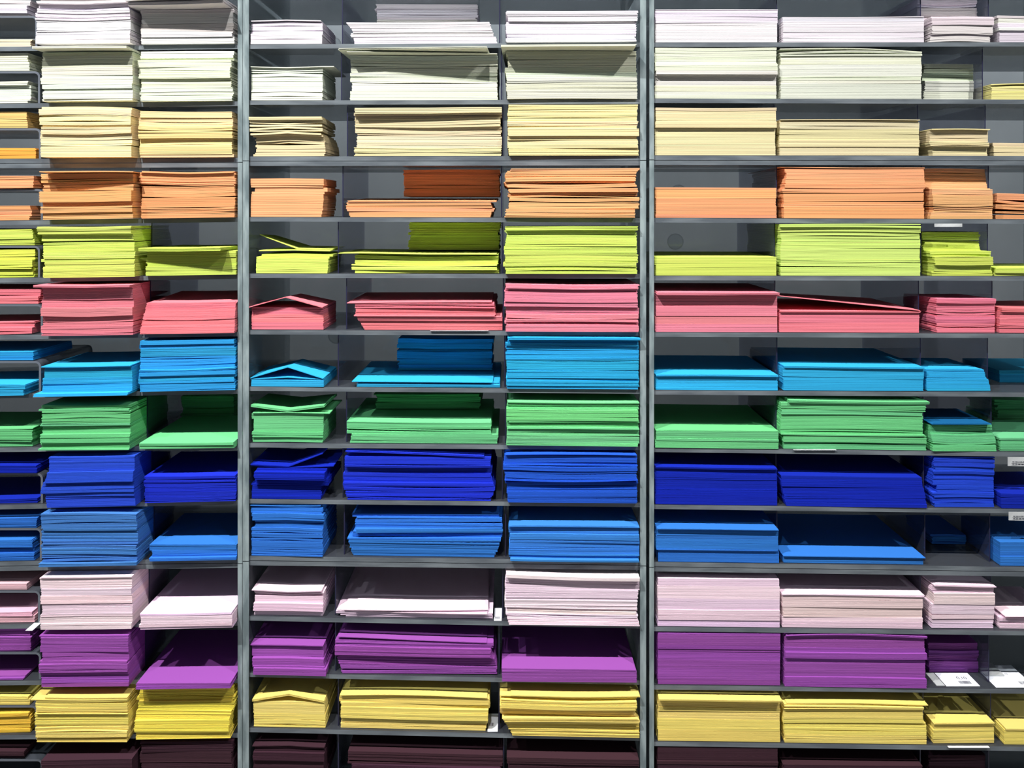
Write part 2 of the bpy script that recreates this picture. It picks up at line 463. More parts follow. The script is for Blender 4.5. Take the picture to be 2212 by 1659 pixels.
            field = [[interp(xs, top[fb], x) for x in fx] for fb in (0, 1)]; fy = (yf, yb)
        err = (field[0][24] - (za + zb_) / 2) - H0          # how far the top is from the height read off the photo
        if over > 1e-5: H -= over + .0004
        elif attempt == 0 and abs(err) > .002 and not caps: H -= err
        else: break
    ni = min(n_ind, len(geo))
    where = noun_where or WHERE[col]
    noun = NOUN[kind]
    grp = '%s %ss in the %s' % (CNAME[row], noun, where)
    rest = geo[:len(geo) - ni]
    if rest:
        V, F, T = [], [], []
        for vs, fs, ti in rest:
            b = len(V); V += vs; F += [tuple(b + i for i in f) for f in fs]; T += [ti] * len(vs)
        o = mesh_obj({'envelope': 'envelope_stack', 'paper_sheet': 'paper_stack', 'folded_card': 'card_stack'}[kind], V, F, mat, loc=(cx, cy, min(za, zb_)), tints=T)
        tag(o, 'packed %s %ss of the %s' % (CNAME[row], noun, where), 'stack of %ss' % ('envelope' if kind == 'envelope' else 'card'),
            'packed piles of paper on the shelves', 'stuff')
    for q in range(ni):
        vs, fs, ti = geo[len(geo) - 1 - q]
        vx = sum(p[0] for p in vs) / len(vs); vy = sum(p[1] for p in vs) / len(vs); vz = min(p[2] for p in vs)
        o = mesh_obj(kind, vs, fs, mat, loc=(vx, vy, vz), tints=[ti] * len(vs))
        lab = ('%s %s %s of the %s' % (ORD[q], CNAME[row], noun, where)) if (q < 3 or kind != 'folded_card') and q < len(ORD) else \
              '%s %s below the top three, %s' % (CNAME[row], noun, where)
        tag(o, lab, CAT[kind], grp)
        COUNT[kind] += 1
        if q == 0 and flap:
            # triangular closing flap folded over the envelope's face
            tz = [max(vs[4 * kx + 1][2], vs[4 * kx + 3][2]) for kx in range(NX + 1)]
            p00, p10 = Vector(vs[1]), Vector(vs[4 * NX + 1]); b00, b10 = Vector(vs[3]), Vector(vs[4 * NX + 3])
            def P(u, v, dz):
                kx = min(NX - 1, int(u * NX)); f = u * NX - kx
                a = Vector(vs[4 * kx + 1]).lerp(Vector(vs[4 * kx + 5]), f); b = Vector(vs[4 * kx + 3]).lerp(Vector(vs[4 * kx + 7]), f)
                r_ = a.lerp(b, v); return (r_.x - vx, r_.y - vy, r_.z + dz - vz)
            fv, ff = [], []
            NB = 8
            for kx in range(NB + 1):
                u = 0.02 + 0.96 * kx / NB
                d = max(0.015, 0.72 * (1 - abs(2 * u - 1)))
                lift = 0.0004 + 0.0016 * (1 - abs(2 * u - 1))
                fv += [P(u, 0.005, 0.0003), P(u, 0.005, 0.0008), P(u, d, lift), P(u, d, lift + 0.0007)]
            for kx in range(NB):
                a, b = 4 * kx, 4 * kx + 4
                ff += [(a, b, b + 1, a + 1), (a + 1, b + 1, b + 3, a + 3), (b + 2, a + 2, a + 3, b + 3), (b, a, a + 2, b + 2)]
            ff += [(0, 1, 3, 2), (4 * NB + 1, 4 * NB, 4 * NB + 2, 4 * NB + 3)]
            mesh_obj('flap', fv, ff, mat, o, None, tints=[(1.0, 1.0, 1.0)] * len(fv))
    return max(max(field[0][14:40]), max(field[1][14:40]))

# ---- left unit, second column (tall stacks beside the risers); fronts stand proud of the shelf edge
C1 = {1: (79, 287, -6), 2: (91, 300, 113), 3: (89, 298, 229), 4: (92, 298, 372), 5: (91, 291, 488), 6: (92, 300, 614), 7: (93, 298, 797),
      8: (89, 292, 868), 9: (98, 302, 985), 10: (91, 297, 1117), 11: (88, 297, 1260), 12: (88, 290, 1362), 13: (79, 285, 1489), 14: (94, 298, 1635)}
C1X = {
 1: dict(caps=[('flat', 0, 1, 2, 3, 16)], prof=[(0, -2, -4, 0), (.5, -2, -4, 0), (.52, 4, 4, 0), (1, 6, 8, -2)]),
 2: dict(caps=[('front', 2, 2, -4, 2, 26)], wave=.7),
 4: dict(caps=[('front', 1, 1, 4, 4, 24, 5)], rgb=(236, 166, 104), wave=1.4),
 5: dict(prof=[(0, 3, 0, 0), (.6, 2, 0, 0), (.78, 4, -2, 0), (.8, -4, -2, 9), (1, -3, 0, 10)], rgb=(208, 228, 100)),
 6: dict(caps=[('left', 1, 2, -8, -6, 18)], rgb=(224, 120, 138)),
 7: dict(prof=[(0, -10, -12, 16), (.06, -10, -12, 14), (.08, 0, 0, 0), (1, 2, 2, 0)], caps=[('front', 1, 1, 0, 4, 6)], flap=False),
 8: dict(wave=1.8, j=1.5),
 9: dict(rgb=(20, 62, 202), prof=[(0, 2, 0, 0), (.25, 0, -2, 2), (.3, -4, -2, 7), (.6, 4, 0, 0), (1, 6, 2, 0)]),
 10: dict(rgb=(50, 112, 196), wave=1.8, j=1.5),
 11: dict(caps=[('flat', 0, 1, 2, 2, 3)], rgb=(240, 214, 226), j=1.2),
 12: dict(rgb=(146, 66, 160)),
 13: dict(caps=[('left', 2, 1, -10, -8, 4), ('flat', 1, 1, 20, 0, 3)], wave=1.8, j=1.6),
 3: dict(rgb=(238, 220, 166), wave=1.5),
}
for r, (a, b, yt) in C1.items():
    kw = dict(back=-0.024, depth=0.17, j=1.1, n_ind=3); kw.update(C1X.get(r, {}))
    stack(r, 'c1', 'L', a, b, yt, 'envelope', **kw)

# ---- left unit, third column
C2 = {1: (305, 503, 22), 2: (303, 503, 108), 3: (302, 503, 230), 4: (307, 508, 388), 5: (316, 513, 543), 6: (308, 511, 664), 7: (302, 507, 737),
      8: (300, 506, 957), 9: (312, 511, 1020), 10: (326, 513, 1177), 11: (303, 503, 1322), 12: (294, 498, 1478), 13: (298, 497, 1492), 14: (305, 503, 1600)}
C2X = {
 1: dict(rgb=(214, 208, 212), caps=[('right', 1, 3, -8, 0, 36, -2), ('lens', 3, 2, -10, 0, 44, -3)]),
 2: dict(rgb=(226, 234, 206)), 3: dict(rgb=(242, 214, 146), wave=1.6),
 4: dict(wave=1.4, prof=[(0, 0, 0, 0), (.6, 0, 0, 0), (.72, -6, 0, 4), (1, 0, 0, 0)], caps=[('flat', 0, 1, 0, 0, 2)]),
 5: dict(caps=[('flat', 1, 3, 0, -12, 24, -6)], rgb=(196, 218, 82)),
 6: dict(caps=[('back', 9, 1, 6, 0, -4)], flap=True, prof=[(0, 0, 0, 8), (.5, 2, 0, 5), (1, 8, 0, -6)]),
 7: dict(wave=1.2, rgb=(28, 150, 220)), 8: dict(back=-0.02, t=2.4, depth=0.21), 9: dict(rgb=(4, 26, 190), wave=1.4), 10: dict(back=-0.004, flap=True),
 11: dict(back=-0.03, depth=0.2), 12: dict(back=-0.034, depth=0.2), 13: dict(rgb=(234, 210, 70), j=1.6, prof=[(0, 0, 0, 6), (.5, 2, 4, 2), (.8, 2, 8, 0), (1, 8, 6, -2)]),
}
for r, (a, b, yt) in C2.items():
    kw = dict(back=-0.008, depth=0.17, n_ind=3); kw.update(C2X.get(r, {}))
    stack(r, 'c2', 'L', a, b, yt, 'envelope', **kw)

# ---- far left: bent clear risers with small stacks on and under them
for r, (ry, rx) in RIS.items():
    xl, xr = -260, rx
    zt = wz(ry, 0.004); zf = wz(shelf_y('L', r, rx)) + 0.0004
    R = 0.012; T = 0.0045
    path_o = [(wx(xl), zt)]; path_i = [(wx(xl), zt - T)]
    for k in range(7):
        a = math.pi / 2 * k / 6
        path_o.append((wx(xr) - R + R * math.sin(a), zt - R + R * math.cos(a)))
        path_i.append((wx(xr) - R + (R - T) * math.sin(a), zt - R + (R - T) * math.cos(a)))
    zf2 = zf
    path_o.append((wx(xr), zf2)); path_i.append((wx(xr) - T, zf2))
    vs, fs, mi = [], [], []
    y0, y1 = 0.004, 0.20
    for (ox, oz), (ix, iz) in zip(path_o, path_i):
        vs += [(ox, y0, oz), (ix, y0, iz), (ox, y1, oz), (ix, y1, iz)]
    for k in range(len(path_o) - 1):
        a, b = 4 * k, 4 * k + 4
        fs += [(a + 1, b + 1, b, a), (a, b, b + 2, a + 2), (b + 1, a + 1, a + 3, b + 3), (a + 2, b + 2, b + 3, a + 3)]
        mi += [1, 0, 0, 1]
    # left leg of the riser
    mb_l = wx(xl); b = len(vs)
    vs += [(mb_l, y0, zf), (mb_l + T, y0, zf), (mb_l + T, y0, zt - T), (mb_l, y0, zt - T), (mb_l, y1, zf), (mb_l + T, y1, zf), (mb_l + T, y1, zt - T), (mb_l, y1, zt - T)]
    for q in [(0, 1, 2, 3), (5, 4, 7, 6), (4, 0, 3, 7), (1, 5, 6, 2)]: fs.append(tuple(b + i for i in q)); mi.append(0)
    o = mesh_obj('acrylic_riser', vs, fs, [M_RISER, M_RISER_EDGE], loc=(wx(-80), 0.1, zf), midx=mi)
    tag(o, 'bent clear acrylic riser among %s envelopes at the far left edge' % CNAME[r], 'riser', 'clear risers in the far left bay')

C0U = {1: (62, -30), 2: (62, 118), 3: (58, 232), 4: (76, 380), 5: (72, 495), 6: (86, 627), 7: (70, 757), 9: (84, 1001), 10: (80, 1117), 11: (60, 1262), 12: (66, 1365), 13: (64, 1503), 14: (56, 1618)}
for r, (xr, yt) in C0U.items():
    ry = RIS[r][0]
    stack(r, 'c0u', 'L', -128, xr, yt, 'envelope', n_ind=2, back=0.006, depth=0.14, floor_z=wz(ry, 0.004) + 0.0004, j=1.3, wave=1.3,
          rgb={3: (238, 198, 120), 7: (24, 150, 220), 11: (226, 178, 190)}.get(r))
C0L = {1: (70, 86), 2: (64, 173), 3: (84, 320), 4: (68, 442), 5: (78, 545), 6: (74, 697), 7: (54, 832), 8: (72, 926), 9: (80, 1078), 10: (76, 1163), 11: (78, 1320), 12: (56, 1462), 13: (66, 1540)}
for r, (xr, yt) in C0L.items():
    if r in RIS: xr = min(xr, RIS[r][1] - 10)
    stack(r, 'c0l', 'L', -128, xr, yt, 'envelope', n_ind=2, back=0.006 if r != 7 else -0.02, depth=0.14, j=1.3, wave=1.3,
          noun_where='stack at the far left, no riser above' if r == 8 else None,
          rgb={1: (238, 222, 190), 3: (246, 170, 60), 5: (222, 236, 80), 11: (238, 186, 196), 13: (246, 200, 60)}.get(r))

# ---- centre unit, first column: small creased cards
C3 = {1: (541, 697, 50), 2: (541, 697, 153), 3: (546, 702, 252), 4: (542, 699, 383), 5: (557, 714, 543), 6: (543, 698, 648), 7: (547, 700, 798),
      8: (545, 699, 890), 9: (547, 702, 1010), 10: (545, 698, 1103), 11: (549, 698, 1280), 12: (545, 700, 1395), 13: (548, 701, 1505), 14: (548, 700, 1612)}
C3X = {
 1: dict(caps=[('flat', 2, 1, 0, -4, 0)]), 2: dict(wave=2.2, j=1.5, caps=[('flat', 0, 1, -1, 26, 2)]), 3: dict(j=1.8, wave=2.6, prof=[(0, -3, 0, 0), (.1, 4, 2, 0), (.5, 4, 0, 0), (.55, -4, -4, 11), (1, -4, -4, 12)], ),
 4: dict(wave=1.2, prof=[(0, -2, -3, 2), (.55, 0, 0, 1), (.6, 8, 8, 0), (.7, 8, 8, 0), (.72, 0, 0, 2), (1, -2, -2, 4)]),
 5: dict(caps=[('flat', 6, 1, 2, 0, 0), ('veeL', 32, 1, -2, 0, -20)], yaw=0, prof=[(0, -2, -4, 0), (.6, -1, -2, 0), (.62, 8, 4, -4), (1, 10, 6, -4)]),
 6: dict(caps=[('tent', 22, 1, -1, 2, 12)], t=2.6), 7: dict(caps=[('tent', 4, 1, -4, 0, 3), ('tent', 20, 1, -4, 0, 6)], t=3),
 8: dict(caps=[('tent', 2, 1, 2, 14, 3), ('vee', 12, 2, -2, 2, 4)], t=2.8), 9: dict(caps=[('vee', 4, 1, -4, 20, 2), ('veeR', 26, 1, -8, -4, 4)], prof=[(0, 0, -4, 4), (.38, -2, -4, 0), (.4, 12, 10, 6), (1, 8, 10, 6)], j=1.5),
 10: dict(j=2, wave=2.2, caps=[('vee', 3, 1, -4, -4, 4)]), 11: dict(wave=1.8, caps=[('tent', 3, 1, 1, 2, 3), ('vee', 3, 1, -4, -2, 6)]), 12: dict(caps=[('flat', 1, 1, -4, 0, 4)], prof=[(0, 4, 6, 6), (.2, 4, 6, 6), (.25, 0, 0, 0), (1, 0, 0, 0)]),
 13: dict(caps=[('tent', 14, 2, -2, 0, 4)], t=3.2, wave=1.6), 14: dict(caps=[('tent', 4, 1, -2, 2, 4)]),
}
for r, (a, b, yt) in C3.items():
    kw = dict(back=0.004, depth=0.115, n_ind=99, crease=True, j=.8, t=3.4, thick=1.8); kw.update(C3X.get(r, {}))
    kw['t'] = max(kw['t'], 3.4)
    if r in (4, 10): kw['t'] = 4.2
    stack(r, 'c3', 'M', a, b, yt, 'folded_card', **kw)

# ---- centre unit, wide middle column
C4 = {1: (752, 1066, 45), 2: (757, 1074, 118), 3: (768, 1082, 230), 4: (750, 1066, 438), 5: (765, 1077, 555), 6: (772, 1080, 660), 7: (774, 1084, 826),
      8: (756, 1068, 910), 9: (748, 1060, 982), 10: (752, 1076, 1113), 11: (726, 1064, 1320), 12: (724, 1066, 1392), 13: (735, 1056, 1508), 14: (757, 1084, 1622)}
C4X = {
 1: dict(prof=[(0, 10, 8, 0), (.6, 6, 0, 0), (.9, -8, -6, 2), (1, -14, -10, 3)], wave=1.8, j=1.2),
 2: dict(wave=1.6, caps=[('lens', 2, 1, -8, -6, 22, 3), ('front', 3, 2, -10, -10, 40, -4)]), 3: dict(wave=1.7, j=1.4, prof=[(0, 0, 0, 0), (.78, 0, 0, 0), (.8, 0, 2, 10), (1, 0, 2, 14)]),
 4: dict(prof=[(0, 6, -6, 0), (.5, 0, 0, 0), (1, 2, -8, 2)], j=1.3, caps=[('back', 9, 2, 2, 6, 4)]),
 5: dict(prof=[(0, 2, 0, 0), (1, 0, 0, 0)], caps=[('flat', 1, 1, 8, 0, -10), ('lens', 2, 1, -34, -4, 8)], wave=1.6),
 6: dict(prof=[(0, 14, 8, 0), (.3, 2, 6, 0), (.45, 0, 6, 3), (.5, -6, -10, 6), (1, -4, -12, 6)], wave=2, caps=[('right', 2, 1, -22, -18, 8)]),
 7: dict(j=1.6, caps=[('flat', 1, 1, 8, -6, -4), ('flat', 1, 1, -12, -20, 6)]), 8: dict(prof=[(0, 2, 6, 0), (.35, 6, 8, 0), (.4, -6, -4, 3), (1, -4, -6, 4)], wave=2, j=1.4),
 9: dict(prof=[(0, 10, 0, 0), (.2, 2, 10, 0), (.5, -2, 0, 2), (1, -2, 4, -2)], wave=2, j=1.6, caps=[('left', 10, 2, 0, -14, 8)], rgb=(6, 30, 190)),
 10: dict(prof=[(0, 8, -8, 0), (.4, -4, 6, 4), (.42, 12, 10, -6), (.9, 14, 4, -6), (1, 8, 6, 0)], j=1.8, wave=1.8),
 11: dict(prof=[(0, 20, 0, 0), (.3, -4, 0, 2), (1, -6, 0, 4)], caps=[('flat', .3, 1, 4, -10, 5, -1.5), ('flat', .4, 1, 16, -12, 2, 1.0), ('right', 1.5, 1, 38, -14, 5, 1.5)], depth=.23), 12: dict(prof=[(0, 8, 8, 0), (.45, 0, 4, 0), (.5, -8, -4, 4), (1, 0, 0, 4)], wave=2.2, j=2, caps=[('left', 6, 1, 6, -14, 8)]),
 13: dict(wave=1.2, caps=[('lens', 2, 1, 20, -8, 6), ('lens', 2, 1, 2, -4, 8)], prof=[(0, 0, -6, 0), (.4, 0, 0, 0), (1, 0, 2, 0)]), 14: dict(j=1.5, wave=1.8),
}
TOP4 = {}
for r, (a, b, yt) in C4.items():
    kw = dict(back=0.006, depth=0.215, n_ind=7, j=1.0, t=2.4, thick=1.2); kw.update(C4X.get(r, {}))
    TOP4[r] = stack(r, 'c4', 'M', a, b, yt, 'paper_sheet', **kw)

# ---- centre unit, third column
C5 = {1: (1093, 1374, 22), 2: (1094, 1376, 104), 3: (1096, 1377, 227), 4: (1093, 1374, 366), 5: (1090, 1376, 482), 6: (1094, 1377, 603), 7: (1095, 1380, 748),
      8: (1095, 1380, 884), 9: (1092, 1374, 975), 10: (1100, 1380, 1147), 11: (1093, 1379, 1232), 12: (1084, 1372, 1444), 13: (1088, 1378, 1486), 14: (1100, 1380, 1636)}
C5X = {
 1: dict(prof=[(0, 0, 2, 2), (.1, -2, 0, 2), (.12, 2, -2, 0), (.78, 0, -2, 0), (.8, -5, -3, 3), (1, -4, 0, 3)]),
 2: dict(rgb=(214, 218, 198), caps=[('front', 1, 2, -10, -4, 40, -2)]), 3: dict(rgb=(242, 222, 164)), 4: dict(rgb=(242, 172, 112), wave=2, j=1.8, prof=[(0, 0, 0, 0), (.5, 5, 4, 0), (.6, -3, -2, 0), (.8, -4, -4, 2), (1, 10, 8, 5)]),
 5: dict(rgb=(204, 228, 96), wave=1.3, prof=[(0, 0, 0, 0), (.8, 2, 0, 0), (1, 0, 0, 3)]), 6: dict(rgb=(228, 128, 148), wave=1.4, prof=[(0, 0, 2, 0), (.45, 0, 2, 0), (.48, -4, -2, 5), (.8, -3, -2, 3), (1, 0, 6, 4)]),
 7: dict(caps=[('flat', 0, 2, 2, 2, 13)], flap=True, rgb=(24, 158, 220)), 8: dict(rgb=(104, 204, 130), caps=[('front', .6, 1, 0, 0, 3)]),
 9: dict(rgb=(14, 74, 206), wave=1.8, prof=[(0, 6, 2, 0), (.4, 2, 2, 0), (.44, 0, 0, 6), (.6, -4, 0, 5), (1, 0, 0, 2)]), 10: dict(rgb=(38, 116, 204), flap=True, caps=[('lens', 1.2, 1, 0, 0, 4)], wave=.8),
 11: dict(rgb=(238, 216, 228), wave=1.6, prof=[(0, 6, 2, 6), (.1, 0, -2, 0), (.4, 0, -2, 0), (.5, -4, 0, 3), (1, 2, 4, 3)]), 12: dict(t=3, caps=[('flat', 0, 1, 0, 0, 6)]),
 13: dict(j=2.2, wave=1.8, prof=[(0, 8, 2, 0), (.3, 0, 0, 0), (.5, -8, -4, 4), (1, -2, 0, 5)], caps=[('lens', 1, 1, -14, 4, 10), ('flat', 0, 1, 14, 2, 12)]),
}
for r, (a, b, yt) in C5.items():
    kw = dict(back=-0.006, depth=0.20, n_ind=3, j=1.1, t=1.75); kw.update(C5X.get(r, {}))
    stack(r, 'c5', 'M', a, b, yt, 'envelope', **kw)

# ---- right unit, first column: neat card
C6 = {1: (1415, 1679, 28), 2: (1415, 1677, 109), 3: (1415, 1675, 233), 4: (1416, 1677, 404), 5: (1415, 1677, 555), 6: (1416, 1679, 640), 7: (1416, 1680, 813),
      8: (1416, 1680, 928), 9: (1415, 1678, 1018), 10: (1417, 1679, 1146), 11: (1421, 1684, 1250), 12: (1421, 1685, 1360), 13: (1421, 1685, 1512), 14: (1420, 1680, 1612)}
C6X = {1: dict(caps=[('flat', .5, 1, 0, 0, 2)]), 2: dict(prof=[(0, 0, 0, 0), (.4, 0, 0, 0), (.43, 0, 0, 10), (.62, 0, 0, 9), (.66, 0, 0, 0), (1, 0, 0, 2)]), 3: dict(prof=[(0, 0, 0, 0), (.52, 0, 0, 0), (.55, 0, 0, 5), (1, 0, 0, 3)]),
       6: dict(caps=[('flat', .3, 3, 0, 0, 15)], rgb=(228, 122, 140)), 9: dict(caps=[('flat', .3, 2, 0, 0, 4)]), 10: dict(caps=[('flat', .4, 2, 0, 0, 11)], prof=[(0, 4, 4, 0), (.3, 4, 4, 0), (.34, -1, 0, 4), (1, 0, 0, 5)]),
       8: dict(prof=[(0, 0, 0, 4), (.45, 0, 0, 4), (.5, 0, 0, 2), (1, 0, 0, 5)]), 13: dict(caps=[('flat', .4, 2, 0, 0, 14)]), 7: dict(caps=[('flat', .4, 2, 0, 0, 4)])}
for r, (a, b, yt) in C6.items():
    kw = dict(back=0.002, depth=0.215, n_ind=7, j=.35, t=2.2, thick=1.4, wave=.45); kw.update(C6X.get(r, {}))
    stack(r, 'c6', 'R', a, b, yt, 'paper_sheet', **kw)

# ---- right unit, wide second column
C7 = {1: (1691, 1996, 42), 2: (1686, 1990, 108), 3: (1684, 1985, 266), 4: (1692, 1996, 364), 5: (1684, 1988, 488), 6: (1684, 1987, 674), 7: (1691, 1995, 797),
      8: (1687, 1996, 880), 9: (1690, 1994, 1030), 10: (1692, 1995, 1203), 11: (1690, 1993, 1290), 12: (1695, 1999, 1380), 13: (1694, 2000, 1530), 14: (1692, 1992, 1652)}
C7X = {1: dict(caps=[('flat', 0, 1, 0, 0, 1)]), 2: dict(caps=[('lens', 4, 2, -2, 0, 2), ('left', 7, 1, -2, 0, 1)]), 3: dict(caps=[('lens', .5, 1, 0, 0, 5)]),
       4: dict(wave=1.2, j=.8, prof=[(0, 0, 0, 0), (.3, 0, 0, 0), (.5, -2, 0, 0), (.55, 4, 4, 0), (.8, 6, 2, 0), (1, -4, 2, -2)], caps=[('left', 2, 1, -8, 2, 0)]), 5: dict(wave=1.6, j=.7, prof=[(0, 2, 0, 0), (.5, 2, 0, 0), (1, -3, -4, 3)], rgb=(204, 232, 110)),
       6: dict(caps=[('flat', 1, 2, 0, 0, 3), ('left', 30, 1, 0, -2, 4)]), 7: dict(caps=[('flat', .4, 2, 2, 0, 4)]), 8: dict(wave=1.5, j=1.2, prof=[(0, 4, 4, 0), (.25, 4, 4, 0), (.27, -4, -3, 3), (.7, -3, -2, 2), (1, 0, 2, 3)], caps=[('flat', .5, 3, 14, 10, 10)]),
       9: dict(wave=1.2, j=.9, prof=[(0, 8, 6, 4), (.3, 4, 4, 2), (1, -4, -4, 0)]), 10: dict(caps=[('flat', .3, 1, 0, 2, 4)]), 11: dict(caps=[('flat', .5, 2, -2, 2, 4)]), 12: dict(caps=[('lens', 3, 2, 2, 2, 4)], j=.6),
       13: dict(wave=1.3, j=.9, prof=[(0, 0, 0, 0), (.45, 0, 0, 0), (.48, -6, -8, 2), (1, -6, -8, 2)], caps=[('lens', 1.5, 1, -8, -4, 4), ('flat', .3, 1, 4, 4, 6)])}
for r, (a, b, yt) in C7.items():
    kw = dict(back=0.003, depth=0.225, n_ind=7, j=.45, t=2.4, thick=1.4, wave=.8); kw.update(C7X.get(r, {}))
    stack(r, 'c7', 'R', a, b, yt, 'paper_sheet', **kw)

# ---- right unit, narrow third column: small envelopes, slightly turned
C8 = {1: (2005, 2141, -34), 2: (1992, 2114, 138), 3: (2004, 2136, 281), 4: (2009, 2146, 364), 5: (2005, 2142, 500), 6: (2022, 2154, 646), 7: (2004, 2134, 799),
      8: (2010, 2148, 920), 9: (2014, 2150, 986), 11: (2012, 2147, 1277), 13: (2014, 2146, 1560), 14: (2004, 2128, 1632)}
C8X = {2: dict(back=.05), 1: dict(wave=1.5, j=1.3, prof=[(0, 0, 0, 0), (.47, 0, 0, 0), (.49, -6, -4, -40), (1, -6, -6, -42)]), 3: dict(back=.01, prof=[(0, 8, 0, 0), (.3, 6, 0, 0), (.32, 0, 0, 3), (1, 0, 0, 3)]), 4: dict(rgb=(240, 178, 120), wave=1.2, prof=[(0, -4, 2, 3), (.1, -4, 2, 3), (.12, 4, 4, 2), (.53, 2, 4, 2), (.55, -2, 0, -16), (1, -4, -2, -26)]), 5: dict(j=1.4, prof=[(0, 4, 4, 4), (.52, 0, 0, 0), (.54, -2, -10, -20), (1, -2, -16, -30)]),
       6: dict(j=1.4, wave=1.5, rgb=(236, 116, 140)), 7: dict(flap=True, prof=[(0, 0, 6, 0), (1, -6, -6, -6)], j=1.2), 8: dict(wave=1.5, prof=[(0, 0, 4, 6), (.3, 0, 4, 4), (.5, -2, -4, 0), (1, -2, -4, -2)]),
       9: dict(j=1.4, wave=1.2, rgb=(14, 56, 204)), 11: dict(flap=True, caps=[('front', 2.5, 1, 0, 4, 8)], wave=1.2), 13: dict(flap=True, j=1.4, t=3), 14: dict(back=0.03)}
for r, (a, b, yt) in C8.items():
    kw = dict(back=0.006, depth=0.13, n_ind=3, j=1.1, t=1.9, yaw=1.5); kw.update(C8X.get(r, {}))
    stack(r, 'c8', 'R', a, b, yt, 'envelope', **kw)

# ---- right edge
C9 = {1: (2156, 2300, 32), 2: (2142, 2300, 186), 3: (2146, 2300, 309), 4: (2150, 2300, 424), 5: (2150, 2300, 580), 6: (2158, 2300, 664), 7: (2160, 2300, 800),
      8: (2160, 2300, 946), 9: (2160, 2300, 1060), 10: (2160, 2300, 1170), 11: (2160, 2300, 1336), 13: (2168, 2300, 1572)}
C9X = {2: dict(caps=[('lens', 3, 1, -2, 0, 2)], rgb=(232, 222, 140)), 4: dict(back=.03, wave=2.5), 7: dict(back=.09), 3: dict(back=.02), 10: dict(t=2.6, j=.6), 13: dict(t=2.8, flap=False), 9: dict(wave=2)}
for r, (a, b, yt) in C9.items():
    kw = dict(back=0.006, depth=0.14, n_ind=2, j=.8, t=2.2); kw.update(C9X.get(r, {}))
    stack(r, 'c9', 'R', a, b, yt, 'envelope', **kw)

# ---- piles standing behind the front ones
REAR = [
 # row, unit, x0, x1, ytop, back, depth, kind, where
 (4, 'M', 872, 1078, 361, .095, .12, 'envelope', 'smaller shaded stack lying on the wide orange pile'),
 (5, 'M', 884, 1078, 487, .095, .12, 'envelope', 'smaller shaded stack lying on the wide lime pile'),
 (7, 'M', 860, 1064, 729, .110, .11, 'envelope', 'smaller shaded stack lying on the wide sky blue pile'),
 (1, 'M', 812, 1030, 13, .095, .12, 'envelope', 'smaller shaded stack lying on the wide white pile'),
 (8, 'M', 812, 1036, 850, .105, .11, 'envelope', 'smaller shaded stack lying on the wide green pile'),
 (10, 'R', 2012, 2086, 1152, .104, .11, 'envelope', 'deep-set stack in the nearly empty bay at right'),
 (12, 'R', 2006, 2114, 1388, .056, .11, 'envelope', 'deep-set stack behind the white price card'),
 (8, 'L', 394, 505, 850, .205, .08, 'envelope', 'tall stack at the back of the third left bay'),
 (8, 'R', 2150, 2240, 862, .170, .11, 'envelope', 'shaded rear stack at the right picture edge'),
]
for k, (r, u, a, b, yt, bk, dp, kd, wh) in enumerate(REAR):
    # what stands behind is low enough to fit under the board above
    top_lim = shelf_y(u, r - 1, (a + b) / 2) + board_under(r - 1) + 3
    zlim = wz(top_lim)
    yt2 = max(yt, PY + (ZC - zlim) * 1000 * D / (D + bk))
    stack(r, 'c8', u, a, b, yt2, kd, n_ind=0, floor_z=(TOP4[r] + .0012) if u == 'M' else None, back=bk, depth=dp, j=1.4, noun_where=wh, seed=500 + k)
# single blue envelope lying on the green stack of the third right column
# ------------------------------------------------------------------ loose singles
def loose_envelope(x0, x1, py, row_rgb, back, depth, label, yaw=0.0, flap=True, z=None, grp=None):
    X0, X1 = wx(x0, back), wx(x1, back); zz = z if z is not None else wz(py, back)
    lo = [[zz] * (NX + 1), [zz] * (NX + 1)]; hi = [[zz + .0014] * (NX + 1)] * 2
    vs, fs = sheet_geo(stations(X0, X1, (X0 + X1) / 2), back, back + depth, lo, hi, math.radians(yaw), (X0 + X1) / 2, back + depth / 2)
    c = ((X0 + X1) / 2, back + depth / 2, zz)
    o = mesh_obj('envelope', vs, fs, paper(row_rgb), loc=c, tints=[(1, 1, 1)] * len(vs))
    tag(o, label, 'envelope')
    if flap:
        w2 = (X1 - X0) / 2 - .003; d2 = depth / 2
        fv = []
        for (x, y) in ((-w2, -d2 + .002), (w2, -d2 + .002), (0.0, d2 * .35)):
            fv += [(x, y, .0015), (x, y, .0021)]
        mesh_obj('flap', fv, [(1, 3, 5), (0, 4, 2), (0, 2, 3, 1), (2, 4, 5, 3), (4, 0, 1, 5)], paper(row_rgb), o, None, tints=[(.9, .9, .9)] * 6)
    return o
loose_envelope(2013, 2142, 903, (16, 96, 150), -0.004, 0.125, 'single blue envelope lying on top of the narrow green stack at right', z=wz(916))
loose_envelope(2172, 2246, 1335, (240, 214, 226), 0.0, 0.12, 'pale pink envelope lying on the last stack cut by the right edge', flap=False, z=wz(1333.0))

